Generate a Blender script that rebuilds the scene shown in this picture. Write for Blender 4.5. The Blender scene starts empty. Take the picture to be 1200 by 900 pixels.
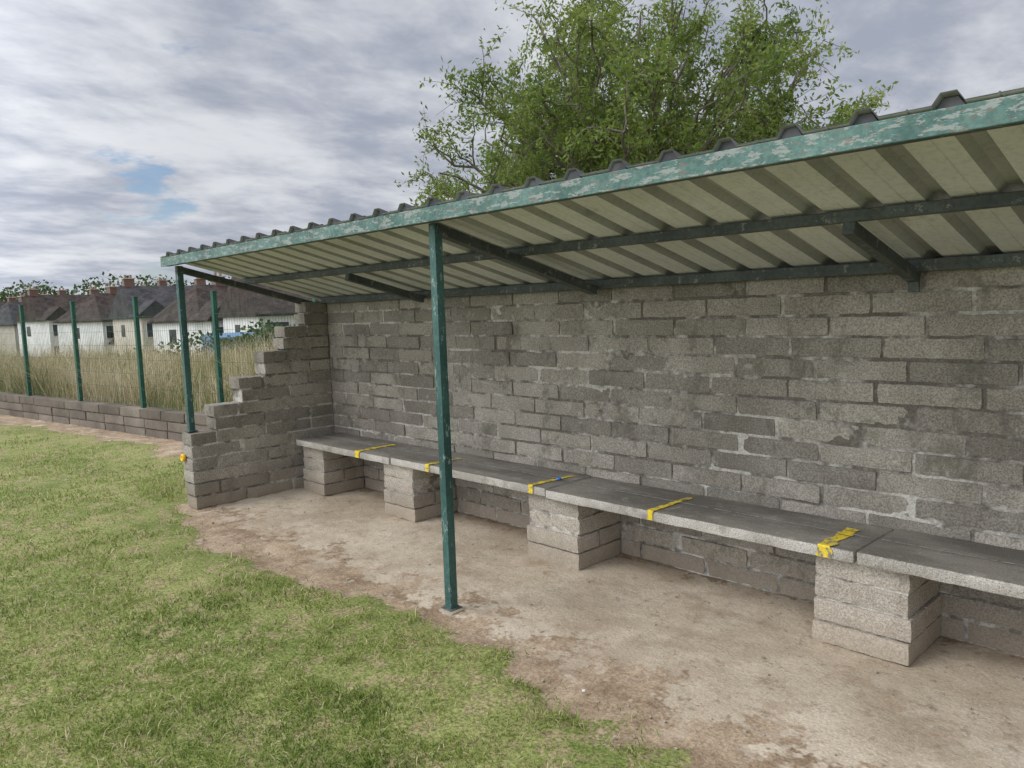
import bpy, math, random
import numpy as np
from mathutils import Vector, Matrix
R=np.random.RandomState(7); random.seed(7)
sc=bpy.context.scene
# ------------------------------------------------------------------ noise
def _h(ix,iy,iz,seed):
    n=(ix*374761393+iy*668265263+iz*1274126177+seed*974634777)&0x7fffffff
    n=((n^(n>>13))*1274126177)&0x7fffffff
    n=((n^(n>>16))*668265263)&0x7fffffff
    return (n&0xffff)/65535.0
def vn(P,s=1.0,seed=0):
    P=np.asarray(P,float)*s; i=np.floor(P).astype(np.int64); f=P-i; f=f*f*(3-2*f)
    r=0
    for a in (0,1):
        for b in (0,1):
            for c in (0,1):
                w=(f[:,0] if a else 1-f[:,0])*(f[:,1] if b else 1-f[:,1])*(f[:,2] if c else 1-f[:,2])
                r=r+w*_h(i[:,0]+a,i[:,1]+b,i[:,2]+c,seed)
    return r*2-1
def fbm(P,s=1.0,seed=0,o=3):
    r=0;a=1;t=0
    for k in range(o):
        r=r+a*vn(P,s*2**k,seed+k*13); t+=a; a*=.5
    return r/t
def xy3(x,y): return np.stack([x,y,np.zeros_like(x)],1)
def sstep(a,b,x):
    t=np.clip((x-a)/(b-a),0,1); return t*t*(3-2*t)
# ------------------------------------------------------------------ mesh helpers
def mk(name,V,F,mats,attrs=None,smooth=False,midx=None,parent=None):
    V=np.asarray(V,np.float32); F=np.asarray(F,np.int32)
    me=bpy.data.meshes.new(name)
    me.vertices.add(len(V)); me.vertices.foreach_set('co',V.ravel())
    me.loops.add(F.size); me.loops.foreach_set('vertex_index',F.ravel())
    me.polygons.add(len(F)); me.polygons.foreach_set('loop_start',np.arange(0,F.size,F.shape[1],dtype=np.int32))
    if midx is not None: me.polygons.foreach_set('material_index',np.asarray(midx,np.int32))
    me.update(calc_edges=True)
    me.polygons.foreach_set('use_smooth',np.full(len(F),smooth))
    if attrs:
        for k,a in attrs.items():
            at=me.attributes.new(k,'FLOAT','POINT'); at.data.foreach_set('value',np.asarray(a,np.float32))
    if not isinstance(mats,(list,tuple)): mats=[mats]
    for m in mats: me.materials.append(m)
    ob=bpy.data.objects.new(name,me); sc.collection.objects.link(ob)
    if parent: ob.parent=parent
    return ob
def empty(name,loc=(0,0,0),rz=0,parent=None):
    e=bpy.data.objects.new(name,None); e.location=loc; e.rotation_euler=(0,0,rz); sc.collection.objects.link(e)
    e.empty_display_size=.2
    if parent: e.parent=parent
    return e
def tmpl(nx,ny,nz):
    V=[];F=[]
    def face(ax,sg,n1,n2):
        o=sum(len(v) for v in V)
        a=np.linspace(-1,1,n1+1); b=np.linspace(-1,1,n2+1)
        A,B=np.meshgrid(a,b,indexing='ij'); P=np.zeros((A.size,3))
        a1,a2=[(1,2),(2,0),(0,1)][ax]
        P[:,ax]=sg; P[:,a1]=A.ravel(); P[:,a2]=B.ravel(); V.append(P)
        i,j=np.meshgrid(np.arange(n1),np.arange(n2),indexing='ij'); i=i.ravel();j=j.ravel()
        q=np.stack([i*(n2+1)+j,(i+1)*(n2+1)+j,(i+1)*(n2+1)+j+1,i*(n2+1)+j+1],1)+o
        if sg<0:q=q[:,::-1]
        F.append(q)
    n=[nx,ny,nz]
    for ax in range(3):
        a1,a2=[(1,2),(2,0),(0,1)][ax]
        for sg in (1,-1): face(ax,sg,n[a1],n[a2])
    return np.concatenate(V),np.concatenate(F)
def rbox(T,c,h,r):
    P=T*np.array(h); hh=np.array(h)
    r=min(r,min(h)*.9); Q=np.clip(P,-(hh-r),hh-r); d=P-Q; L=np.linalg.norm(d,axis=1,keepdims=True); L[L==0]=1
    return Q+d/L*r
def blocks(name,specs,mat,res=.024,r=.007,amp=.004,parent=None,seed=3,jit=.002,rot=.006):
    """specs: (cx,cy,cz,hx,hy,hz,rotz)"""
    VV=[];FF=[];AA=[];o=0
    for s in specs:
        c=np.array(s[:3]);h=np.array(s[3:6]);rz=s[6] if len(s)>6 else 0
        n=[max(2,int(round(2*k/res))) for k in h]
        T,F=tmpl(*n); P=rbox(T,c,h,r)
        a=rz+R.uniform(-1,1)*rot; ca,sa=math.cos(a),math.sin(a)
        P=np.stack([P[:,0]*ca-P[:,1]*sa,P[:,0]*sa+P[:,1]*ca,P[:,2]],1)+c+R.uniform(-jit,jit,3)*np.array([1,1.5,.7])
        VV.append(P);FF.append(F+o);o+=len(P);AA.append(np.full(len(P),R.rand()))
    V=np.concatenate(VV);F=np.concatenate(FF);A=np.concatenate(AA)
    for k in range(3): 
        V[:,k]+=amp*(vn(V,28,seed+k)*.6+vn(V,75,seed+9+k)*.5)
    return mk(name,V,F,mat,{'rnd':A},smooth=True,parent=parent)
def box(name,c,s,mat,parent=None,bev=.0,rot=(0,0,0)):
    T,F=tmpl(1,1,1)
    me_V=T*np.array(s)/2
    if bev>0:
        T,F=tmpl(3,3,3); h=np.array(s)/2
        P=T.copy()
        for k in range(3):
            inner=np.abs(P[:,k])<.9
            P[:,k]=np.where(inner,np.sign(P[:,k])*(h[k]-bev),P[:,k]*h[k])
        on=(np.abs(np.abs(P)-h)<1e-6).sum(1)
        for k in range(3):
            m=(on>=2)&(np.abs(np.abs(P[:,k])-h[k])<1e-6)
            P[m,k]-=np.sign(P[m,k])*bev*.35
        me_V=P
    o=mk(name,me_V,F,mat,parent=parent); o.location=c; o.rotation_euler=rot
    return o
def beam(name,a,b,w,h,mat,parent=None,bev=.003):
    a=Vector(a);b=Vector(b);d=b-a
    o=box(name,(0,0,0),(d.length,w,h),mat,parent,bev)
    o.location=(a+b)/2; x=d.normalized(); y=Vector((0,0,1)).cross(x)
    if y.length<1e-4: y=Vector((0,1,0))
    y.normalize(); z=x.cross(y)
    o.rotation_euler=Matrix((x,y,z)).transposed().to_euler()
    return o
class Tubes:
    def __init__(s): s.V=[];s.F=[];s.o=0
    def add(s,P,rad,n=6):
        P=np.asarray(P,float);m=len(P)
        T=np.gradient(P,axis=0);T/=np.linalg.norm(T,axis=1,keepdims=True)+1e-9
        up=np.array([.3,.2,.93]);A=np.cross(T,up);A/=np.linalg.norm(A,axis=1,keepdims=True)+1e-9;B=np.cross(T,A)
        th=np.arange(n)*2*np.pi/n
        ring=P[:,None]+(A[:,None]*np.cos(th)[None,:,None]+B[:,None]*np.sin(th)[None,:,None])*np.asarray(rad)[:,None,None]
        s.V.append(ring.reshape(-1,3))
        i,j=np.meshgrid(np.arange(m-1),np.arange(n),indexing='ij');i=i.ravel();j=j.ravel();k=(j+1)%n
        s.F.append(np.stack([i*n+j,i*n+k,(i+1)*n+k,(i+1)*n+j],1)+s.o);s.o+=m*n
    def make(s,name,mat,parent=None,fn=None):
        V=np.concatenate(s.V)
        if fn: V=fn(V)
        return mk(name,V,np.concatenate(s.F),mat,smooth=True,parent=parent)
# ------------------------------------------------------------------ materials
class M:
    def __init__(s,name,rough=.85,spec=.3):
        s.m=bpy.data.materials.new(name);s.m.use_nodes=True;s.t=s.m.node_tree;s.n=s.t.nodes;s.l=s.t.links
        s.b=s.n['Principled BSDF'];s.b.inputs['Roughness'].default_value=rough;s.b.inputs['Specular IOR Level'].default_value=spec
        s.tc=s.n.new('ShaderNodeTexCoord').outputs['Object']
    def noise(s,scale,detail=4,rough=.55,stretch=None,off=0,dist=0):
        n=s.n.new('ShaderNodeTexNoise');n.inputs['Scale'].default_value=scale;n.inputs['Detail'].default_value=min(detail,4);n.inputs['Roughness'].default_value=rough;n.inputs['Distortion'].default_value=dist
        mp=s.n.new('ShaderNodeMapping');mp.inputs['Location'].default_value=(off,off*.7,off*1.3)
        if stretch: mp.inputs['Scale'].default_value=stretch
        s.l.new(s.tc,mp.inputs[0]);s.l.new(mp.outputs[0],n.inputs['Vector']);return n.outputs[0]
    def vor(s,scale,feature='F1'):
        n=s.n.new('ShaderNodeTexVoronoi');n.feature=feature;n.inputs['Scale'].default_value=scale;s.l.new(s.tc,n.inputs['Vector']);return n.outputs['Distance']
    def attr(s,name):
        n=s.n.new('ShaderNodeAttribute');n.attribute_name=name;return n.outputs['Fac']
    def pos(s,ax):
        n=s.n.new('ShaderNodeSeparateXYZ');s.l.new(s.tc,n.inputs[0]);return n.outputs[ax]
    def ramp(s,x,a,b,lo=0,hi=1):
        n=s.n.new('ShaderNodeMapRange');n.interpolation_type='SMOOTHSTEP';n.inputs[1].default_value=a;n.inputs[2].default_value=b;n.inputs[3].default_value=lo;n.inputs[4].default_value=hi
        s.l.new(x,n.inputs[0]);return n.outputs[0]
    def val(s,v,inp):
        if isinstance(v,(int,float)): inp.default_value=v
        elif isinstance(v,tuple): inp.default_value=(*v,1) if len(v)==3 else v
        else: s.l.new(v,inp)
    def mix(s,f,a,b,bt='MIX'):
        n=s.n.new('ShaderNodeMix');n.data_type='RGBA';n.blend_type=bt;s.val(f,n.inputs[0]);s.val(a,n.inputs[6]);s.val(b,n.inputs[7]);return n.outputs[2]
    def math(s,op,a,b=0):
        n=s.n.new('ShaderNodeMath');n.operation=op;s.val(a,n.inputs[0]);s.val(b,n.inputs[1]);return n.outputs[0]
    def mul(s,c,f):
        n=s.n.new('ShaderNodeVectorMath');n.operation='SCALE';s.l.new(c,n.inputs[0])
        s.val(f,n.inputs['Scale']);return n.outputs[0]
    def bump(s,h,strength=.5,dist=.01,prev=None):
        n=s.n.new('ShaderNodeBump');n.inputs['Strength'].default_value=strength;n.inputs['Distance'].default_value=dist;s.l.new(h,n.inputs['Height'])
        if prev is not None: s.l.new(prev,n.inputs['Normal'])
        return n.outputs[0]
    def out(s,col,nrm=None,rough=None):
        s.val(col,s.b.inputs['Base Color'])
        if nrm is not None:s.l.new(nrm,s.b.inputs['Normal'])
        if rough is not None:s.val(rough,s.b.inputs['Roughness'])
        return s.m
def block_mat(name,c1,c2,light,efflo=.62,dust=True,var=(.80,1.18),dark=.65,ea=.5,moss=.45):
    m=M(name,.95,.15)
    c=m.mix(m.ramp(m.noise(2.2,4),.3,.7),c1,c2)
    c=m.mul(c,m.ramp(m.attr('rnd'),0,1,*var))
    sp=m.noise(120,2,.7); c=m.mul(c,m.ramp(sp,.3,.7,.68,1.3))
    v=m.vor(90); c=m.mul(c,m.ramp(v,.08,.30,.5,1))
    c=m.mix(m.ramp(m.noise(9,4,.8,off=5),efflo-.03,efflo+.10,0,ea),c,light)
    c=m.mix(m.ramp(m.noise(2.6,4,.8,off=15,stretch=(1.3,1.3,.8)),.53,.70,0,dark),c,(.105,.097,.075))
    c=m.mix(m.ramp(m.noise(5,4,.8,off=25),.56,.68,0,moss),c,(.12,.125,.075))
    if dust: c=m.mix(m.ramp(m.pos(2),0,.28,.55,0),c,(.31,.25,.18))
    h=m.bump(m.noise(55,3,.7),.8,.006); h=m.bump(v,.5,.003,h)
    return m.out(c,h)
M_block=block_mat('concrete_block',(.225,.203,.168),(.325,.298,.252),(.48,.455,.405),.62,ea=.5)
M_pier=block_mat('pier_block',(.31,.275,.225),(.41,.37,.31),(.50,.465,.41),.63,dark=.45,ea=.35,moss=.25,var=(.88,1.1))
M_sleeper=block_mat('retaining_block',(.135,.115,.092),(.20,.17,.138),(.31,.285,.24),.66,False)
def mortar():
    m=M('mortar',.95,.1); c=m.mix(m.ramp(m.noise(2.5,4,.8),.42,.62),(.15,.135,.112),(.50,.475,.42))
    c=m.mul(c,m.ramp(m.noise(90,2,.7),.3,.7,.75,1.2))
    return m.out(c,m.bump(m.noise(70,3,.7),.7,.006))
M_mortar=mortar()
def slab_top():
    m=M('bench_top',.8,.3); c=m.mix(m.ramp(m.noise(1.5,4,.6,stretch=(1,3,1)),.35,.65),(.135,.125,.108),(.235,.218,.19))
    c=m.mul(c,m.ramp(m.noise(140,2,.7),.3,.7,.75,1.25)); c=m.mix(m.ramp(m.noise(9,4,.8,off=3),.54,.70,0,.5),c,(.36,.335,.295))
    return m.out(c,m.bump(m.noise(90,3,.7),.4,.003))
M_top=slab_top()
def slab_side():
    m=M('bench_concrete',.9,.2); c=m.mix(m.ramp(m.noise(4,4),.35,.65),(.31,.29,.25),(.45,.425,.38))
    c=m.mul(c,m.ramp(m.vor(110),.1,.35,.5,1.05)); c=m.mul(c,m.ramp(m.noise(160,2,.7),.3,.7,.7,1.3))
    c=m.mix(m.ramp(m.noise(6,4,.8,off=13),.54,.68,0,.5),c,(.17,.155,.125))
    return m.out(c,m.bump(m.noise(70,3,.7),.8,.006))
M_side=slab_side()
def paint(name,base,base2,chip,th,metal=(.09,.07,.055),stretch=(1,1,1),rust=.66,sc_=11,cm=.9):
    m=M(name,.55,.4); c=m.mix(m.ramp(m.noise(3,4,.6),.35,.65),base,base2)
    c=m.mul(c,m.ramp(m.noise(60,2,.6),.3,.7,.8,1.2))
    k=m.noise(sc_,4,.8,stretch=stretch,off=4); c=m.mix(m.ramp(k,th,th+.03,0,cm),c,chip)
    c=m.mix(m.ramp(m.noise(sc_*2,4,.8,stretch=stretch,off=9),rust,rust+.03,0,.85),c,metal)
    return m.out(c,m.bump(k,.35,.004),.6)
M_post=paint('chipped_green_paint',(.022,.066,.058),(.045,.108,.093),(.21,.26,.24),.585,stretch=(1,1,.5),sc_=22)
M_front=paint('weathered_green_paint',(.045,.11,.093),(.10,.185,.158),(.30,.31,.285),.53,(.16,.12,.10),(.4,1,1.3),.575,sc_=24,cm=.7)
M_dark=paint('dark_steel_paint',(.045,.055,.052),(.075,.09,.083),(.19,.20,.18),.59,rust=.6,sc_=18)
M_fence=paint('fence_green',(.010,.062,.042),(.02,.09,.06),(.06,.15,.11),.64,rust=.74)
def sheet_under(nm,a,b,d):
    m=M(nm,.6,.3); c=m.mix(m.ramp(m.noise(1.3,4,.6),.3,.7),a,b)
    c=m.mix(m.ramp(m.noise(6,4,.8,stretch=(1,.3,1)),.54,.72,0,.5),c,d)
    c=m.mul(c,m.ramp(m.noise(45,2,.7),.25,.6,.87,1.03))
    return m.out(c,m.bump(m.noise(3,3),.15,.01))
def sheet_top():
    m=M('roof_sheet_top',.55,.35); c=m.mix(m.ramp(m.noise(5,4,.65),.35,.65),(.03,.032,.034),(.075,.077,.078))
    return m.out(c,m.bump(m.noise(40,3),.2,.003))
M_under=sheet_under('roof_sheet_underside',(.56,.585,.585),(.70,.725,.72),(.38,.38,.35));M_rtop=sheet_top()
M_rib=sheet_under('rib_underside_painted_shade',(.30,.315,.31),(.40,.415,.41),(.19,.19,.175))  # darker copy of the underside: shade of the rib recesses put into the colour
def yellow():
    m=M('yellow_paint',.6,.4); k=m.noise(45,4,.7)
    c=m.mix(m.ramp(k,.3,.7),(.60,.44,.015),(.80,.61,.04)); c=m.mix(m.ramp(m.noise(30,4,.8,off=7),.53,.58),c,(.19,.18,.155)); return m.out(c)
M_yel=yellow()
def simple(name,c1,c2,scale=5,rough=.8,bs=.2,spec=.3):
    m=M(name,rough,spec); n=m.noise(scale,3,.65); return m.out(m.mix(m.ramp(n,.3,.7),c1,c2),m.bump(n,bs,.01))
M_white=simple('chalk_white',(.48,.48,.46),(.28,.28,.26),40)
def ground_mat():
    m=M('ground_soil_and_turf',.95,.1)
    g=m.attr('grass'); e=m.attr('edge')
    tur=m.mix(m.ramp(m.noise(1.1,4,.6),.35,.65),(.13,.16,.045),(.21,.22,.08))
    tur=m.mix(m.ramp(m.noise(8,4,.8,off=3),.47,.61,0,.8),tur,(.27,.215,.125))
    tur=m.mul(tur,m.ramp(m.noise(70,3,.75),.3,.7,.5,1.5))
    slab=m.mix(m.ramp(m.noise(1.4,4,.65,dist=.4),.35,.65),(.355,.292,.215),(.48,.41,.318))
    slab=m.mix(m.ramp(m.noise(2.6,4,.8,off=8),.50,.66,0,.6),slab,(.28,.212,.148))
    slab=m.mix(m.ramp(m.noise(1.7,4,.8,off=2),.56,.69,0,.45),slab,(.52,.46,.375))
    slab=m.mul(slab,m.ramp(m.noise(90,3,.8),.3,.7,.82,1.14))
    slab=m.mul(slab,m.ramp(m.noise(13,4,.85,off=1),.33,.44,.66,1))
    soil=m.mix(m.ramp(m.noise(4,4,.8),.3,.7),(.20,.142,.092),(.385,.30,.21)); soil=m.mul(soil,m.ramp(m.noise(70,3,.8),.3,.7,.68,1.28))
    c=m.mix(m.ramp(m.math('ADD',e,m.ramp(m.noise(4,4,.8,off=11),.3,.7,-.5,.5)),.32,.62),slab,soil)
    gg=m.ramp(m.math('ADD',g,m.ramp(m.noise(14,4,.8,off=21),.3,.7,-.4,.4)),.35,.65)
    c=m.mix(gg,c,tur)
    h=m.bump(m.noise(10,4,.8),.55,.02); h=m.bump(m.noise(90,3,.8),.4,.005,h)
    return m.out(c,h)
M_ground=ground_mat()
def leafmat(name,cols,trans=.35):
    m=M(name,.6,.25); a=m.attr('rnd')
    n=m.n.new('ShaderNodeValToRGB');m.l.new(a,n.inputs[0]);r=n.color_ramp
    r.elements[0].position=0;r.elements[0].color=(*cols[0],1);r.elements[1].position=1;r.elements[1].color=(*cols[-1],1)
    for i,c in enumerate(cols[1:-1]): 
        el=r.elements.new((i+1)/(len(cols)-1));el.color=(*c,1)
    c=n.outputs[0]
    m.out(c)
    tr=m.n.new('ShaderNodeBsdfTranslucent');m.l.new(c,tr.inputs[0])
    mx=m.n.new('ShaderNodeMixShader');mx.inputs[0].default_value=trans
    m.l.new(m.b.outputs[0],mx.inputs[1]);m.l.new(tr.outputs[0],mx.inputs[2]);m.l.new(mx.outputs[0],m.n['Material Output'].inputs[0])
    return m.m
M_lawn=leafmat('lawn_blades',[(.065,.11,.018),(.15,.215,.036),(.23,.295,.06),(.33,.35,.12),(.52,.46,.27)],.3)
M_straw=leafmat('dry_grass',[(.10,.145,.04),(.20,.21,.08),(.38,.30,.165),(.50,.42,.27),(.60,.53,.38)],.3)
M_leaf=leafmat('tree_leaves',[(.065,.11,.018),(.12,.18,.032),(.185,.245,.05),(.29,.33,.09)],.45)
M_bush=leafmat('bush_leaves',[(.03,.055,.015),(.055,.09,.025),(.09,.13,.04)],.25)
M_bark=simple('bark',(.10,.085,.065),(.20,.18,.14),14,.95,.6)
# ------------------------------------------------------------------ layout constants
WY=3.80; WX=-6.42; FY=2.44; RX=3.6; CH=.1075
def fline(x): return 3.78+(x+10.2)*.145
# ------------------------------------------------------------------ ground
def grass_dist(x,y):
    P=xy3(x,y)
    t=sstep(-6.5,-7.5,x)
    yb=2.17*(1-t)+(fline(x)-.55)*t
    yb=yb+.2*fbm(P*[1,0,0],1.5,5,3)*(1+.4*t)
    d=yb-y
    d=np.where(x>4.2,.6,d)
    beh=y-(fline(x)+.15); d=np.where((beh>0)&(x<-6.6),.6,d); d=np.where(y>4.15,.6,d)
    return d+.24*fbm(P,4,3,4)
def terr(x,y):
    d=np.hypot(x,y)
    back=(y>fline(x)+.12)&((x<-6.62)|(y>4.1))
    z=np.where(back,.30*sstep(-6.0,-9,x),0.0)
    return z-3.6*sstep(17,62,d)*sstep(3.0,9,y)
def axis(fine_a,fine_b,st,ext):
    a=list(np.arange(fine_a,fine_b+1e-6,st)); s=st;p=fine_b;r=[]
    while p<ext: s*=1.25;p+=s;r.append(p)
    s=st;p=fine_a;l=[]
    while p>-ext: s*=1.25;p-=s;l.append(p)
    return np.array(l[::-1]+a+r)
xs=axis(-17,3,.045,1500);ys=axis(-.5,4.4,.045,1500)
X,Y=np.meshgrid(xs,ys,indexing='ij');x=X.ravel();y=Y.ravel();P=xy3(x,y)
gd=grass_dist(x,y);near=(np.hypot(x,y)<30)
z=terr(x,y)+np.where(near,.012*fbm(P,1.6,21,3)+.005*vn(P,9,4),0)+.018*sstep(-.08,.15,gd)*near
ga=sstep(-.05,.05,gd)
edge=np.clip(1-np.abs(y-2.2)/.62,0,1)*1.0+np.clip(1-(WY-y)/.13,0,1)*.6+(x<-7.2)*.8
n1,n2=len(xs),len(ys);i,j=np.meshgrid(np.arange(n1-1),np.arange(n2-1),indexing='ij');i=i.ravel();j=j.ravel()
F=np.stack([i*n2+j,(i+1)*n2+j,(i+1)*n2+j+1,i*n2+j+1],1)
mk('ground',np.stack([x,y,z],1),F,M_ground,{'grass':ga,'edge':edge},smooth=True)
# ------------------------------------------------------------------ lawn blades
def blades(name,x,y,z0,h,w,lean,mat,rnd):
    n=len(x);a=R.rand(n)*2*np.pi;b=R.rand(n)*2*np.pi
    dx,dy=np.cos(a)*w/2,np.sin(a)*w/2;lx,ly=np.cos(b)*lean*h,np.sin(b)*lean*h
    p0=np.stack([x-dx,y-dy,z0],1);p1=np.stack([x+dx,y+dy,z0],1)
    p2=np.stack([x+dx*.7+lx*.35,y+dy*.7+ly*.35,z0+h*.55],1);p3=np.stack([x-dx*.7+lx*.35,y-dy*.7+ly*.35,z0+h*.55],1)
    p4=np.stack([x+lx,y+ly,z0+h*(1-lean*.35)],1);p5=p4+np.stack([dx,dy,0*dx],1)*.2
    V=np.stack([p0,p1,p2,p3,p4,p5],1).reshape(-1,3);k=np.arange(n)[:,None]*6
    F=np.concatenate([k+[0,1,2,3],k+[3,2,5,4]],1).reshape(-1,4)
    return mk(name,V,F,mat,{'rnd':np.repeat(rnd,6)})
N=450000
rr=np.exp(R.uniform(math.log(1.6),math.log(19),N));th=R.uniform(math.radians(95),math.radians(200),N)
x=rr*np.cos(th);y=rr*np.sin(th)
d=grass_dist(x,y);clump=fbm(xy3(x,y),8,31,3);bare=fbm(xy3(x,y),1.7,61,4)
keep=(R.rand(N)<np.clip(.05+np.clip(d,0,9)*1.1+clump*.9,0.02,1)*np.clip(1.05-sstep(.10,.40,bare)*.7,0,1))&(d>-.14)&(y<fline(x)-.1)&~((x>-6.7)&(y>2.6))
keep&=~((d<0)&(R.rand(N)>.2))
x=x[keep];y=y[keep];rr=rr[keep];n=len(x);bare=bare[keep];clump=clump[keep];dk=d[keep]
P=xy3(x,y)
zz=.012*fbm(P,1.6,21,3)+.01
h=R.uniform(.016,.052,n)*(1+.6*fbm(P,3.2,9,3)+.4*clump)
tuft=((x<-6.55)&(y>2.35)&(x>-8.6)); h=np.where(tuft,h*(1+3.0*R.rand(n)*sstep(-8.6,-6.9,x)),h)
dry=fbm(P,1.1,77,3);cl2=fbm(P,5,91,3)
rnd=np.clip(R.beta(2,2.8,n)*.75+.08+.32*dry+.30*cl2+.28*np.clip(bare,0,1)+.16*np.clip(1-dk/.7,0,1)+(R.rand(n)<.13)*.6,0,1)
blades('lawn_grass',x,y,zz,h,.0029+.0007*rr,R.uniform(.3,1.6,n),M_lawn,rnd)
# tall dry grass behind the fence
N=80000
x=R.uniform(-34,-6.9,N);off=R.rand(N)**1.6*9+.22;y=fline(x)+off
P=xy3(x,y);c_=fbm(P,1.1,15,3);h=R.uniform(.3,1.05,N)*(.85+.8*fbm(P,.9,5,3))
kp=R.rand(N)<np.clip(.60+1.2*c_,.08,1);x=x[kp];y=y[kp];h=h[kp];P=P[kp];N=len(x)
z0=terr(x,y)-.02
blades('tall_grass',x,y,z0,h,R.uniform(.005,.014,N),R.uniform(.05,.85,N),M_straw,np.clip(R.beta(2.6,2,N)+.6*fbm(P,.8,8,2)-(h<.5)*.3,0,1))
# ------------------------------------------------------------------ block walls
wall=empty('concrete_block_wall')
sp=[];L=.45
nc=16
for k in range(nc):
    x0=WX-.21+(0 if k%2 else -.225)+R.uniform(-.03,.03);zc=k*CH+CH/2
    while x0<RX:
        l=L+R.uniform(-.012,.012)
        a=max(x0,WX-.21);b=min(x0+l,RX)
        if b-a>.05: sp.append(((a+b)/2,WY+.105,zc,(b-a)/2-.0065,.105,CH/2-.006))
        x0+=l
blocks('back_wall_blocks',sp,M_block,parent=wall,r=.008,jit=.0035,amp=.005)
def core(name,x0,x1,z0,z1,y):
    a=np.arange(x0,x1,.02);b=np.linspace(z0,z1,int((z1-z0)/.0179));A,B=np.meshgrid(a,b,indexing='ij')
    V=np.stack([A.ravel(),np.full(A.size,y),B.ravel()],1);V[:,1]-=.0085*fbm(V,7,2,3)
    n1,n2=len(a),len(b);i,j=np.meshgrid(np.arange(n1-1),np.arange(n2-1),indexing='ij');i=i.ravel();j=j.ravel()
    F=np.stack([i*n2+j,(i+1)*n2+j,(i+1)*n2+j+1,i*n2+j+1],1);mk(name,V,F,M_mortar,smooth=True,parent=wall)
core('mortar_face',WX-.19,RX,0,nc*CH-.01,WY+.008)
box('mortar_core',((WX+RX)/2-.1,WY+.11,nc*CH/2-.01),(RX-WX+.17,.17,nc*CH-.02),M_mortar,wall)
def wing(tag,xi,sgn):
    sp=[];nst=6;T=(WY-FY)/nst;th=.2
    for k in range(nc):
        s=max(0,math.ceil((k+1-6)/2))
        ya=FY+s*T+ (0 if s==0 else R.uniform(-.02,.02)); yb=WY-.004
        y0=ya; first=.45 if k%2==0 else .225
        while y0<yb-.02:
            l=first if y0==ya else L
            b=min(y0+l,yb)
            if yb-b<.08: b=yb
            sp.append((xi+sgn*th/2,(y0+b)/2,k*CH+CH/2,th/2,(b-y0)/2-.0055,CH/2-.0055)); y0=b
    blocks('wing_blocks_'+tag,sp,M_block,parent=wall,jit=.004)
    for s in range(nst):
        hh=(6+2*s)*CH; y0=FY+s*T
        box('wing_mortar_%s_%d'%(tag,s),(xi+sgn*th/2,(y0+.014+WY)/2+s*.0003,hh/2-.012),(th-.012-s*.0004,WY-y0-.022,hh-.02),M_mortar,wall)
wing('a',WX,-1); wing('b',RX+.004,1)
# ------------------------------------------------------------------ bench
bench=empty('concrete_bench')
piers=[(-6.30,-5.95),(-5.02,-4.64),(-3.42,-3.0),(-1.54,-1.13),(.35,.75),(2.1,2.5)]
for q,(a,b) in enumerate(piers):
    sp=[];zc=0;o1=R.uniform(-.008,.008)
    for k in range(4):
        hb=.1065; o=R.uniform(-.004,.004); w=(b-a)/2+(.008 if k<2 else 0)
        yf=3.385+R.uniform(-.003,.003)-(.010 if k<2 else 0)
        if k>=2:o+=o1
        if k%2==0: sp.append(((a+b)/2+o,(yf+WY)/2,zc+hb/2,w,(WY-yf)/2-.006,hb/2-.004))
        else:
            m=yf+.21
            sp.append(((a+b)/2+o,(yf+m)/2,zc+hb/2,w,(m-yf)/2-.004,hb/2-.004));sp.append(((a+b)/2+o,(m+WY)/2,zc+hb/2,w-.002,(WY-m)/2-.005,hb/2-.004))
        zc+=hb
    blocks('pier_%d'%q,sp,M_pier,parent=bench,amp=.005,r=.007,rot=.002,jit=.001)
    box('pier_mortar_%d'%q,((a+b)/2,(3.391+WY)/2,.212),(b-a-.012,WY-3.391-.01,.42),M_mortar,bench)
js=[-6.32,-4.86,-3.215,-1.335,.55,2.3,3.55]
YO=[0,.008,-.004,-.01,-.022,0];ZO=[0,.003,-.002,.002,-.006,0]
ST=.483;SB=.427
for q in range(6):
    a,b=js[q]+.007,js[q+1]-.007;dz=ZO[q];yf=3.335+YO[q]
    nx=int((b-a)/.03);T,F=tmpl(nx,16,4)
    h=((b-a)/2,(WY-.006-yf)/2,(ST-SB)/2);c=np.array([(a+b)/2,(WY-.006+yf)/2,(ST+SB)/2+dz])
    V=rbox(T,c,h,.008)+c
    e=(np.abs(V[:,2]-ST-dz)<.02)|(V[:,1]<yf+.03)
    V+=.0022*np.stack([fbm(V,20,k,2) for k in range(3)],1)*e[:,None]
    V[:,2]=np.where(V[:,2]<(ST+SB)/2,V[:,2]+.0018*vn(V,12,3),V[:,2])
    cen=V[F].mean(1);up=(cen[:,2]>ST+dz-.006)&(cen[:,1]>yf+.014)
    mk('seat_slab_%d'%q,V,F,[M_side,M_top],smooth=True,midx=up.astype(int),parent=bench)
    n=int((b-a)/.02)
    for li,(yy,ww) in enumerate([(yf+.235,.0035)]):
        xx=np.linspace(a+.02,b-.02,n);yc=yy+.004*vn(np.stack([xx,xx*0,xx*0],1),2,5)
        w=ww*(1+.6*vn(np.stack([xx,xx*0,xx*0],1),30,6))
        V=np.concatenate([np.stack([xx,yc-w,xx*0+ST+dz+.0042],1),np.stack([xx,yc+w,xx*0+ST+dz+.0042],1)]);i=np.arange(n-1)
        i=i[R.rand(n-1)>.12]
        mk('chalk_line_%d_%d'%(q,li),V,np.stack([i,i+1,i+1+n,i+n],1),M_white,parent=bench)
def slabinfo(x):
    for q in range(6):
        if js[q]<=x<js[q+1]: return 3.335+YO[q],ZO[q]
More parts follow.
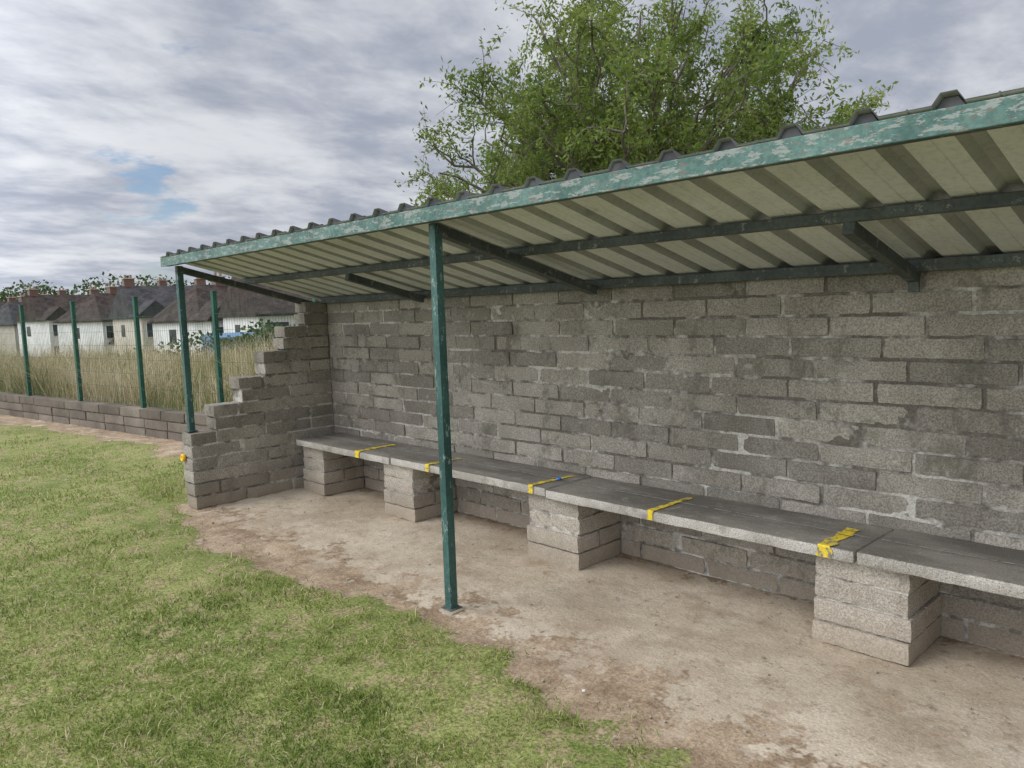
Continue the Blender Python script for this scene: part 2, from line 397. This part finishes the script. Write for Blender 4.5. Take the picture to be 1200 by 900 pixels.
for q,xx in enumerate([-5.30,-4.39,-3.34,-2.42,-1.47,-.42,.9,1.9]):
    yf,dz=slabinfo(xx);sk=[.0,.03,.05,.02,.0,.03,0,0][q];W=[.03,.026,.02,.018,.030,.03,.02,.02][q]
    t=np.linspace(0,1,50); s=t*(.062+.36*[1,.8,1,1,.95,1,1,1][q])
    py=np.where(s<.055,yf-.006,yf-.006+(s-.055));pz=np.where(s<.055,ST+dz-.05+s,ST+dz+.0045)
    cx=xx+sk*np.clip(s-.055,0,1)*2
    Q=np.stack([s*0+q,s,s*0],1)
    wl=W*(1+.35*vn(Q,35,3));wr=W*(1+.35*vn(Q,35,8))
    V=np.concatenate([np.stack([cx-wl,py,pz],1),np.stack([cx+wr,py,pz],1)]);i=np.arange(49)
    i=i[(R.rand(49)>.06)]
    mk('yellow_stripe_%d'%q,V,np.stack([i,i+50,i+51,i+1],1),M_yel,parent=bench)
# ------------------------------------------------------------------ roof
shel=empty('corrugated_roof_shelter')
def zr(y): return 2.106-.262*(y-2.42)
xs0=-6.64;pitch=.23;npch=44
prof=[(0,0),(.062,.0),(.066,.004),(.070,0),(.130,0),(.152,.030),(.194,.030),(.214,0)]
px=[];pz=[]
for k in range(npch):
    for a,b in prof: px.append(xs0+k*pitch+a);pz.append(b)
px.append(xs0+npch*pitch);pz.append(0)
px=np.array(px);pz=np.array(pz);ysn=np.linspace(2.388,4.13,14);m=len(px)
V=[]
for layer in (0,.0035):
    for yy in ysn:
        wob=.003*vn(np.stack([px*1.0,px*0+yy,px*0],1),2,4)
        V.append(np.stack([px,px*0+yy+.006*vn(np.stack([np.floor((px-xs0)/.92),px*0,px*0],1)+.5,1,3),zr(yy)+pz+layer+wob],1))
V=np.concatenate(V);F=[];mi=[]
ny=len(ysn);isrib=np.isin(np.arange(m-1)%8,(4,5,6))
for layer in (0,1):
    o=layer*ny*m
    for r_ in range(ny-1):
        i=np.arange(m-1)+o+r_*m
        q=np.stack([i,i+1,i+1+m,i+m],1)
        if layer==0:q=q[:,::-1]
        F.append(q);mi+= list(np.where(isrib,2,0)) if layer==0 else [1]*(m-1)
for r_ in (0,ny-1):
    i=np.arange(m-1)+r_*m;F.append(np.stack([i,i+1,i+1+ny*m,i+ny*m],1));mi+=[1]*(m-1)
mk('corrugated_sheet',V,np.concatenate(F),[M_under,M_rtop,M_rib],midx=mi,parent=shel)
V=[];F=[];o=0
for k in range(npch):
    b=xs0+k*pitch;yf=2.399+R.uniform(0,.010)
    tr_=[(.134,-.004),(.154,.026),(.192,.026),(.211,-.004)]
    for yy in (yf,yf+.05):
        for a,zz in tr_: V.append((b+a,yy,zr(yy)+zz+R.uniform(-.001,.001)))
    F+=[(o,o+1,o+2,o+3),(o+4,o+7,o+6,o+5),(o,o+4,o+5,o+1),(o+1,o+5,o+6,o+2),(o+2,o+6,o+7,o+3),(o+3,o+7,o+4,o)];o+=8
mk('rib_closures',V,F,M_rtop,parent=shel)
RXX=xs0+npch*pitch-.02
beam('front_beam',(xs0,2.397,2.070),(RXX,2.397,2.070),.012,.072,M_front,shel)
beam('front_beam_flange',(xs0,2.432,2.043),(RXX,2.432,2.043),.056,.010,M_dark,shel)
zp=lambda y:zr(y)-.026
beam('mid_purlin',(xs0+.05,3.08,zp(3.08)),(RXX,3.08,zp(3.08)),.05,.045,M_dark,shel)
beam('back_purlin',(WX+.003,3.757,zp(3.757)-.006),(RX,3.757,zp(3.757)-.006),.05,.055,M_dark,shel)
def rafter(nm,xx,ya,yb,w=.05):
    beam(nm,(xx,ya,zr(ya)-.078),(xx,yb,zr(yb)-.078),w,.052,M_dark,shel)
rafter('rafter_1',-6.53,2.475,3.72);rafter('rafter_2',-3.11,2.475,3.725,.06);rafter('rafter_3',.25,2.475,3.725,.06)
rafter('rafter_4',-4.86,3.05,3.725);rafter('rafter_5',-1.26,3.05,3.78);rafter('rafter_6',1.9,3.05,3.725)
box('hanger_plate',(-1.26,3.772,1.655),(.045,.02,.10),M_dark,shel,.002)
def post(nm,xx,yy,z0,z1):
    w=.05
    T,F=tmpl(2,2,40);P=rbox(T,(0,0,0),(w/2,w/2,(z1-z0)/2),.004);P+=np.array([xx,yy,(z0+z1)/2]);P[:,0]+=.0015*vn(P,2,3)
    mk(nm,P,F,M_post,smooth=False,parent=shel)
    box(nm+'_base_plate',(xx,yy,z0+.005),(.085,.085,.01),M_dark,shel,.002)
post('post_1',-6.54,2.50,.648,2.038);post('post_2',-3.11,2.485,.01,2.038);post('post_3',.25,2.485,.01,2.038)
for xx in(-3.11,.25):
    T,F=tmpl(8,8,3);P=rbox(T,(0,0,0),(.06,.055,.018),.018);P[:,:2]*=(1+.2*vn(P,25,3))[:,None];P+=np.array([xx+.01,2.48,-.002])
    mk('concrete_footing_%d'%int(xx),P,F,M_pier,{'rnd':np.full(len(P),.2)},smooth=True,parent=shel)
for k in range(0,npch,2):
    xx=xs0+k*pitch+.173;T,F=tmpl(3,3,2);P=rbox(T,0,(.009,.009,.005),.005)+np.array([xx,2.46,zr(2.46)+.039])
    mk('roof_bolt_%d'%k,P,F,M_rtop,smooth=True,parent=shel)
# ------------------------------------------------------------------ small items
def disc(name,c,r,h,mat,axis='Z',parent=None):
    n=20
    prof=[(0.001,0),(r*.8,0),(r,h*.15),(r,h*.8),(r*.85,h),(r*.6,h),(r*.55,h*.85),(.001,h*.85)]
    th=np.arange(n)*2*np.pi/n;V=[];F=[]
    for a,b in prof: V.append(np.stack([a*np.cos(th),a*np.sin(th),th*0+b],1))
    for k in range(len(prof)-1):
        j=np.arange(n);F.append(np.stack([k*n+j,k*n+(j+1)%n,(k+1)*n+(j+1)%n,(k+1)*n+j],1))
    o=mk(name,np.concatenate(V),np.concatenate(F),mat,smooth=True,parent=parent);o.location=c
    if axis=='Y':o.rotation_euler=(math.pi/2,0,0)
    return o
M_cap=simple('yellow_plastic',(.75,.42,.02),(.85,.55,.03),5,.4);M_blue=simple('blue_plastic',(.03,.16,.5),(.05,.22,.6),5,.4);M_pw=simple('white_plastic',(.6,.6,.58),(.7,.7,.68),5,.4)
disc('yellow_cap',(-6.57,FY-.002,.43),.032,.028,M_cap,'Y')
disc('bottle_cap',(-3.30,3.56,ST+.005),.016,.014,M_blue);disc('bottle_cap',(-2.0,2.27,.02),.007,.006,M_pw)
sp=[]
for k in range(800):
    xx=R.uniform(-7.4,2.5);yy=R.uniform(2.0,3.78) if R.rand()<.5 else 2.2+R.randn()*.15
    s=.002+.006*R.rand()**4;sp.append((xx,yy,.006,s*1.3,s,s*.8,R.rand()*3))
blocks('pebbles',sp,M_pier,res=.02,r=.004,amp=.001,jit=.001)
# ------------------------------------------------------------------ retaining wall + fence
ang=math.atan(.145);rw=empty('retaining_wall',(-10.2,3.78,0),ang)
sp=[]
for k in range(3):
    s=-26+(.3 if k%2 else 0)
    while s<3.4:
        l=.6+R.uniform(-.04,.04); sp.append((s+l/2,.11+R.uniform(-.006,.006),-.03+k*.135+.0675,l/2-.006,.11,.062));s+=l
blocks('wall_blocks',sp,M_sleeper,res=.05,r=.012,amp=.008,parent=rw)
box('wall_core',(-11.3,.115,.17),(29,.19,.36),M_sleeper,rw)
fe=empty('green_mesh_fence',(-10.2,3.78,0),ang)
s0=(-9.42+10.2)/math.cos(ang);dsp=2.0
for q in range(-13,3):
    s=s0+q*dsp*.99
    if s>3.4:continue
    box('fence_post_%d'%(q+13),(s,.11,1.02),(.055,.055,1.80),M_fence,fe,.004);box('fence_post_cap_%d'%(q+13),(s,.11,1.925),(.06,.06,.012),M_fence,fe,.003)
sv=np.arange(s0-13*dsp,3.3,.055);V=[];F=[];T,FF=tmpl(1,1,1);o=0
bl=[(s,.085,1.1,.0010,.0010,.72) for s in sv]+[((s0-26+3.3)/2,.082,zz,(3.3-s0+26)/2,.0016,.0016) for zz in np.arange(.45,1.83,.2)]
for b in bl: V.append(T*np.array(b[3:])+np.array(b[:3]));F.append(FF+o);o+=len(T)
mk('fence_mesh',np.concatenate(V),np.concatenate(F),M_fence,parent=fe)
# ------------------------------------------------------------------ tree
def leafcloud(P,size,asp,rnd,name,mat,parent=None,droop=.3,fn=None):
    n=len(P);u=R.randn(n,3);u[:,2]-=droop;u/=np.linalg.norm(u,axis=1,keepdims=True)
    w=np.cross(u,R.randn(n,3));w/=np.linalg.norm(w,axis=1,keepdims=True)
    l=(size*R.uniform(.7,1.3,n))[:,None];a=u*l/2;b=w*l*asp/2
    if fn: P=fn(P)
    V=np.stack([P-a,P-a*.1+b,P+a,P-a*.1-b],1).reshape(-1,3);F=np.arange(4*n).reshape(-1,4)
    return mk(name,V,F,mat,{'rnd':np.repeat(rnd,4)},parent=parent)
def tree(name,base,nl,seed):
    rs=np.random.RandomState(seed);base=np.array(base,float);e=empty(name,tuple(base))
    CZ,RZ,RX_=2.95,3.45,3.78
    def shear(V):
        V=np.array(V,float);k=np.clip(V[:,2]-2.5,0,9)*.16;V[:,0]+=k*.69;V[:,1]+=k*.72;return V
    def inside(p): 
        p=np.atleast_2d(p);q=p-np.array([0,0,CZ]);q=q/np.array([RX_,RX_,RZ]);r=np.linalg.norm(q,axis=1)
        return r<1+.10*fbm(p,1.1,12,2)
    tb=Tubes();tz=.9
    tb.add([(0,0,-.2),(.03,.02,.4),(0,.05,tz+.3)],[.24,.19,.16],10)
    LP=[];LR=[]
    def branch(p0,p1,c,r0,r1,n=10,k=6):
        t=np.linspace(0,1,n)[:,None];P=(1-t)**2*p0+2*t*(1-t)*c+t*t*p1
        P[1:-1]+=rs.randn(n-2,3)*.025*np.linalg.norm(p1-p0)**.5
        tb.add(P,np.linspace(r0,r1,n),k);return P
    for i in range(nl):
        az=(i*.7548777%1)*2*math.pi;sz=-.12+1.10*((.3+i*.5698403)%1.0)
        ph=math.asin(min(.985,sz));rad=rs.uniform(.66,.90)
        tgt=np.array([math.cos(az)*math.cos(ph)*RX_*rad,math.sin(az)*math.cos(ph)*RX_*rad,CZ+math.sin(ph)*RZ*rad])
        p0=np.array([rs.uniform(-.08,.08),rs.uniform(-.08,.08),tz+rs.uniform(-.2,.3)])
        c=p0*.5+tgt*.5;c[2]+=.5;c[:2]*=.75
        Pm=branch(p0,tgt,c,.07*rs.uniform(.7,1.2),.013,14)
        for s in range(rs.randint(11,15)):
            t=rs.uniform(.34,1.0);q=Pm[min(13,int(t*13.99))]
            out=q-np.array([0,0,2.2]);out/=np.linalg.norm(out)+1e-6
            d=out*.75+rs.randn(3)*.7+np.array([0,0,.2]);d/=np.linalg.norm(d);ln=rs.uniform(.45,1.1)*(1.15-.35*t)
            e1=q+d*ln
            if not inside(e1)[0]:
                ln*=.5;e1=q+d*ln
                if not inside(e1)[0]: continue
            Ps=branch(q,e1,q+d*ln*.5+np.array([0,0,.1]),.015,.005,6,4);cl=rs.rand()
            for w in range(rs.randint(5,10)):
                tt=rs.uniform(.2,1);qq=Ps[min(5,int(tt*5.99))];dd=d*.5+rs.randn(3)*.7;dd/=np.linalg.norm(dd);l2=rs.uniform(.2,.5)
                e2=qq+dd*l2+np.array([0,0,-.05])
                tb.add([qq,(qq+e2)/2+rs.randn(3)*.02,e2],[.005,.0035,.002],3)
                nlv=rs.randint(12,36);tq=rs.uniform(.1,1.1,nlv)[:,None]
                LP.append(qq+(e2-qq)*tq+rs.randn(nlv,3)*.05)
                LR.append(np.clip(.05+.55*cl+rs.rand(nlv)*.42,0,1))
    tb.make('trunk_and_branches',M_bark,e,shear)
    P=np.concatenate(LP);print('leaves',len(P))
    leafcloud(P,.078,.37,np.concatenate(LR),'foliage',M_leaf,e,fn=shear)
tree('ash_tree',(-7.5,9.6,.1),64,4)
def bushmass(name,specs,mat,size,dens,seed):
    rs=np.random.RandomState(seed);PP=[];RR=[]
    for (cx,cy,cz,rx,ry,rz) in specs:
        n=int(dens);u=rs.randn(n,3);u/=np.linalg.norm(u,axis=1,keepdims=True);r=rs.uniform(.55,1.05,n)**.6
        P=u*r[:,None]*np.array([rx,ry,rz]);P*= (1+.25*fbm(P+cx,1.2/rx*1.5,3,2))[:,None]
        PP.append(P+np.array([cx,cy,cz]));RR.append(np.clip(rs.rand(n)*.6+.4*rs.rand()+.15*u[:,2],0,1))
    return leafcloud(np.concatenate(PP),size,.7,np.concatenate(RR),name,mat)
def bearing(pxx,d):
    u=(pxx-600)/900.+.003; return np.array([-.721+u*.693,.693+u*.721])*d
def tz(x,y): return float(terr(np.array([float(x)]),np.array([float(y)]))[0])
rs=np.random.RandomState(3)
sp=[]
for k in range(60):
    p=np.array([-27+rs.uniform(-30,7),9+rs.uniform(1,15)])
    sp.append((p[0],p[1],tz(*p)+.6,rs.uniform(.9,1.9),rs.uniform(.9,1.9),rs.uniform(.5,1.25)))
bushmass('hedge',sp,M_bush,.16,650,5)
sp=[]
for k in range(60):
    a=rs.uniform(math.radians(140),math.radians(178));dd=rs.uniform(190,270);s=rs.uniform(4,9)
    sp.append((dd*math.cos(a),dd*math.sin(a),.5+s*.45,s*1.2,s*1.2,s))
bushmass('distant_trees',sp,M_bush,.9,1200,6)
# ------------------------------------------------------------------ houses
M_rend=simple('white_render',(.52,.52,.505),(.66,.66,.64),1.2);M_cream=simple('cream_render',(.40,.37,.31),(.50,.46,.39),1.2)
def brickm():
    m=M('red_brick',.9);b=m.n.new('ShaderNodeTexBrick');b.inputs['Scale'].default_value=4;m.l.new(m.tc,b.inputs[0])
    b.inputs['Color1'].default_value=(.16,.088,.068,1);b.inputs['Color2'].default_value=(.20,.115,.09,1);b.inputs['Mortar'].default_value=(.2,.17,.155,1)
    return m.out(b.outputs[0])
M_brick=brickm()
def tilem(nm,a,b):
    m=M(nm,.95,.1);w=m.noise(1.2,4);c=m.mix(m.ramp(w,.3,.7),a,b);c=m.mul(c,m.ramp(m.noise(3,2,stretch=(1,1,6)),.35,.65,.75,1.2));return m.out(c)
M_t1=tilem('roof_tiles_brown',(.042,.034,.030),(.08,.063,.056));M_t2=tilem('roof_tiles_grey',(.045,.044,.046),(.082,.079,.080))
M_glass=simple('window_glass',(.02,.024,.028),(.04,.045,.05),2,.15,0,.5);M_frame=simple('window_frame',(.62,.62,.62),(.72,.72,.72),3);M_pot=simple('chimney_pot',(.22,.15,.12),(.28,.2,.15),6)
def gable(name,w,d,z0,h,mat,par,c=(0,0),hip=0.,ov=.3,rz=0):
    a=w/2+ov;b=d/2+ov;r=a-hip
    V=[(-a,-b,z0),(a,-b,z0),(a,b,z0),(-a,b,z0),(-r,0,z0+h),(r,0,z0+h)]
    V+=[(p[0],p[1],p[2]-.16) for p in V[:4]]
    me=bpy.data.meshes.new(name);me.from_pydata(V,[],[(0,1,5,4),(2,3,4,5),(1,2,5),(3,0,4),(0,6,7,1),(1,7,8,2),(2,8,9,3),(3,9,6,0),(6,9,8,7)]);me.materials.append(mat)
    o=bpy.data.objects.new(name,me);sc.collection.objects.link(o);o.parent=par;o.location=(c[0],c[1],0);o.rotation_euler=(0,0,rz)
def window(par,nm,x,y,z,w,h):
    box(nm+'_frame',(x,y-.02,z),(w,.08,h),M_frame,par)
    n=2 if w>1 else 1
    for k in range(n): box(nm+'_pane%d'%k,(x+(k-(n-1)/2)*w/n,y-.055,z),(w/n-.1,.05,h-.12),M_glass,par)
def house(idx,x,y,rz,w=10,wm=None,tm=None,ext=True,hip=0.,bay=False,dz=0,gw=None):
    e=empty('semi_detached_house',(x,y,tz(x,y)-.2+dz),rz);d=7.5;hw=5.2;wm=wm or M_rend;tm=tm or M_t1
    box('walls',(0,0,hw/2-1),(w,d,hw+2),wm,e);gable('roof',w,d,hw+.05,3.1,tm,e,hip=hip)
    box('plinth',(0,-.01,.35),(w+.04,d+.04,.7),M_brick,e)
    if not hip:
        for s in(-1,1):
            me=bpy.data.meshes.new('gable_wall');X_=s*(w/2-.01);me.from_pydata([(X_,-d/2,hw),(X_,d/2,hw),(X_,0,hw+2.85)],[],[(0,1,2)]);me.materials.append(gw or wm)
            o=bpy.data.objects.new('gable_wall',me);sc.collection.objects.link(o);o.parent=e
    for cxx in((-w/2+.7),(w/2-.7)) if not hip else (0,):
        box('chimney',(cxx,.2,hw+2.8),(1.0,.65,2.1),M_brick,e);box('chimney_cap',(cxx,.2,hw+3.89),(1.15,.8,.1),M_cream,e)
        for pp in(-.25,.25): box('pot',(cxx+pp,.2,hw+4.1),(.2,.2,.34),M_pot,e,.03)
    for k,xx in enumerate((-w*.36,-w*.13,w*.13,w*.36)):
        if bay and k in(0,3):
            box('projecting_wing_%d'%k,(xx,-d/2-.7,hw/2-1),(2.6,1.4,hw+2),wm,e)
            gable('projecting_roof_%d'%k,1.9,2.8,hw+.08,1.5,tm,e,(xx,-d/2-.4),ov=.35,rz=math.pi/2)
            me=bpy.data.meshes.new('front_gable');Y_=-d/2-1.41;me.from_pydata([(xx-1.3,Y_,hw),(xx+1.3,Y_,hw),(xx,Y_,hw+1.2)],[],[(0,1,2)]);me.materials.append(wm)
            o=bpy.data.objects.new('front_gable',me);sc.collection.objects.link(o);o.parent=e
            window(e,'upper_window_%d'%k,xx,-d/2-1.4,3.95,1.9,1.45);window(e,'lower_window_%d'%k,xx,-d/2-1.4,1.4,2.0,1.4);continue
        window(e,'upper_window_%d'%k,xx,-d/2,3.95,1.9 if k in(0,3) else 1.0,1.45)
        if k in(0,3) and not ext: window(e,'lower_window_%d'%k,xx,-d/2,1.5,2.0,1.4)
    window(e,'rear_door',0,-d/2,1.5,.9,1.9)
    for s in(-1,1): box('side_window_%d'%s,(s*(w/2+.01),.6,3.9),(.06,1.0,1.2),M_glass,e)
    box('gutter',(0,-d/2-.33,hw-.02),(w+.6,.12,.12),M_t2,e)
    if ext:
        for s in(-1,1):
            ww=2.9;box('extension_%d'%s,(s*w*.27,-d/2-1.5,.85),(ww,3,3.7),wm if s<0 else M_brick,e)
            gable('extension_roof_%d'%s,3.1,ww,2.72,1.15,tm,e,(s*w*.27,-d/2-1.5),ov=.15,rz=math.pi/2)
            window(e,'extension_window_%d'%s,s*w*.27,-d/2-3,1.6,1.5,1.1)
    box('garage',(w/2+1.3,.5,.3),(2.4,5,4.2),M_cream,e);gable('garage_roof',2.4,5,2.42,.8,tm,e,(w/2+1.35,.5),ov=.12)
def face(p): return math.atan2(-p[0],p[1])
fr=[(352,62,24,9.6,0,M_rend,M_t1,0,0),(262,70,34,9.0,2.4,M_rend,M_t1,1,1),(200,80,20,8.6,0,M_cream,M_t2,0,1),(138,90,38,9.2,2.4,M_rend,M_t1,1,0),(82,99,24,8.8,0,M_rend,M_t1,0,1),(34,108,36,9,2.4,M_cream,M_t2,1,0),(-12,116,22,9,0,M_rend,M_t1,0,1),(-60,124,30,9,2.4,M_rend,M_t1,1,0)]
for k,(px_,dd,tw,w,hip,wm,tm,ex,by) in enumerate(fr):
    p=bearing(px_,dd);house(k,p[0],p[1],face(p)+math.radians(tw),w,wm,tm,bool(ex),hip,bool(by),dz=[0,-.3,.2,0,.3,-.1,.2,0][k],gw=[None,M_brick,M_brick][k%3])
bk=[(318,98,-14),(232,104,30),(172,116,-20),(112,124,25),(58,136,-12),(8,142,30),(-40,150,0)]
for k,(px_,dd,tw) in enumerate(bk):
    p=bearing(px_,dd);house(k+1,p[0],p[1],face(p)+math.radians(tw),10,[M_cream,M_rend][k%2],[M_t2,M_t1][k%2],False,[2.4,0][k%2],dz=1.1)
p=bearing(290,42);M_bluec=simple('blue_cladding',(.09,.17,.27),(.12,.21,.32),2);e=empty('blue_shed',(p[0],p[1],tz(*p)+.15),face(p)+.3)
box('shed_walls',(0,0,1.25),(4,3,2.5),M_bluec,e);gable('shed_roof',4,3,2.5,.2,M_bluec,e,ov=.1)
for k in range(19): box('rib_%d'%k,(-1.9+k*.21,-1.515,1.25),(.04,.03,2.4),M_bluec,e)
box('shed_door',(1.2,-1.53,1.0),(1,.05,2.0),M_frame,e)
# ------------------------------------------------------------------ camera
cam=bpy.data.cameras.new('camera');co=bpy.data.objects.new('camera',cam);sc.collection.objects.link(co)
al=math.radians(43.86);p=math.radians(5.7);ro=.035
fw=Vector((-math.cos(al)*math.cos(p),math.sin(al)*math.cos(p),-math.sin(p)))
tr=Vector((math.sin(al),math.cos(al),0));tu=tr.cross(fw)
cr=tr*math.cos(ro)-tu*math.sin(ro);cu=tu*math.cos(ro)+tr*math.sin(ro)
mt=Matrix((cr,cu,-fw)).transposed().to_4x4();mt.translation=(0,0,1.6);co.matrix_world=mt
cam.sensor_fit='HORIZONTAL';cam.sensor_width=36;cam.lens=27;cam.clip_end=5000;cam.clip_start=.05
sc.camera=co
# ------------------------------------------------------------------ light
sd=Vector((-.45,-.80,.95)).normalized()
su=bpy.data.lights.new('sun','SUN');su.energy=1.4;su.angle=math.radians(28);su.color=(1,.94,.86)
so=bpy.data.objects.new('sun',su);sc.collection.objects.link(so);so.rotation_euler=sd.to_track_quat('Z','Y').to_euler()
W=bpy.data.worlds.new('World');sc.world=W;W.use_nodes=True;t=W.node_tree;n=t.nodes;l=t.links
bg=n['Background'];bg.inputs[1].default_value=.1
sky=n.new('ShaderNodeTexSky');sky.sky_type='NISHITA';sky.sun_disc=False;sky.sun_elevation=math.asin(sd.z);sky.sun_rotation=math.atan2(sd.x,sd.y)%(2*math.pi)
tc=n.new('ShaderNodeTexCoord');sep=n.new('ShaderNodeSeparateXYZ');l.new(tc.outputs['Generated'],sep.inputs[0])
def mth(op,a,b=0.,c=None):
    m=n.new('ShaderNodeMath');m.operation=op
    for k,v in enumerate((a,b)+((c,) if c is not None else ())):
        if isinstance(v,(int,float)):m.inputs[k].default_value=v
        else:l.new(v,m.inputs[k])
    return m.outputs[0]
def mr(x,a,b,lo,hi):
    m=n.new('ShaderNodeMapRange');m.interpolation_type='SMOOTHSTEP'
    for k,v in enumerate((a,b,lo,hi)):m.inputs[k+1].default_value=v
    l.new(x,m.inputs[0]);return m.outputs[0]
def mx(f,a,b,bt='MIX'):
    m=n.new('ShaderNodeMix');m.data_type='RGBA';m.blend_type=bt
    for k,v in ((0,f),(6,a),(7,b)):
        if isinstance(v,(int,float)):m.inputs[k].default_value=v
        elif isinstance(v,tuple):m.inputs[k].default_value=(*v,1)
        else:l.new(v,m.inputs[k])
    return m.outputs[2]
def dotdir(v):
    d_=n.new('ShaderNodeVectorMath');d_.operation='DOT_PRODUCT';l.new(tc.outputs['Generated'],d_.inputs[0]);d_.inputs[1].default_value=Vector(v).normalized();return d_.outputs['Value']
zc=mth('ADD',mth('MAXIMUM',sep.outputs[2],0.),.17)
cx=mth('DIVIDE',sep.outputs[0],zc);cy=mth('DIVIDE',sep.outputs[1],zc)
cb=n.new('ShaderNodeCombineXYZ');l.new(cx,cb.inputs[0]);l.new(cy,cb.inputs[1])
def nz(scale,det,rough,off,st=(1,1,1),dist=0):
    m=n.new('ShaderNodeMapping');m.inputs['Location'].default_value=off;m.inputs['Scale'].default_value=st;m.inputs['Rotation'].default_value=(0,0,.76);l.new(cb.outputs[0],m.inputs[0])
    q=n.new('ShaderNodeTexNoise');q.inputs['Scale'].default_value=scale;q.inputs['Detail'].default_value=det;q.inputs['Roughness'].default_value=rough;q.inputs['Distortion'].default_value=dist;l.new(m.outputs[0],q.inputs['Vector']);return q.outputs[0]
c1=nz(1.0,6,.55,(3,1,0),(1.25,.9,1),.15);c2=nz(3.4,5,.6,(7,2,0),(1.25,.9,1),.15);cov=nz(2.2,5,.6,(5.7,8.2,0),dist=.2)
br=mth('ADD',mth('MULTIPLY',c1,.58),mth('MULTIPLY',c2,.42))
cl=mx(mr(br,.38,.62,0,1),(3.6,3.95,4.8),(7.1,7.3,7.7))
skyb=mx(1.0,sky.outputs[0],(.9,1.0,1.12),'MULTIPLY')
# small blue gap low in the sky beyond the houses
gap=mr(dotdir((-1.061,.368,.140)),.994,.9997,0,.19)
cv=mth('SUBTRACT',cov,gap)
col=mx(mr(cv,.22,.33,0.2,1),skyb,cl)
bo=mth('ADD',mr(sep.outputs[2],.48,.95,1,2.6),mr(dotdir((-.35,-.93,.25)),.0,.9,0,2.4))  # clouds boosted overhead and behind the camera, out of view, added to light the scene
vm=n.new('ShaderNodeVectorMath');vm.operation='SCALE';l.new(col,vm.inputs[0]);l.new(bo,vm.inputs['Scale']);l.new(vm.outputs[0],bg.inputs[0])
W.cycles.sampling_method='MANUAL';W.cycles.sample_map_resolution=256
sc.view_settings.view_transform='Standard';sc.view_settings.look='None';sc.view_settings.exposure=0
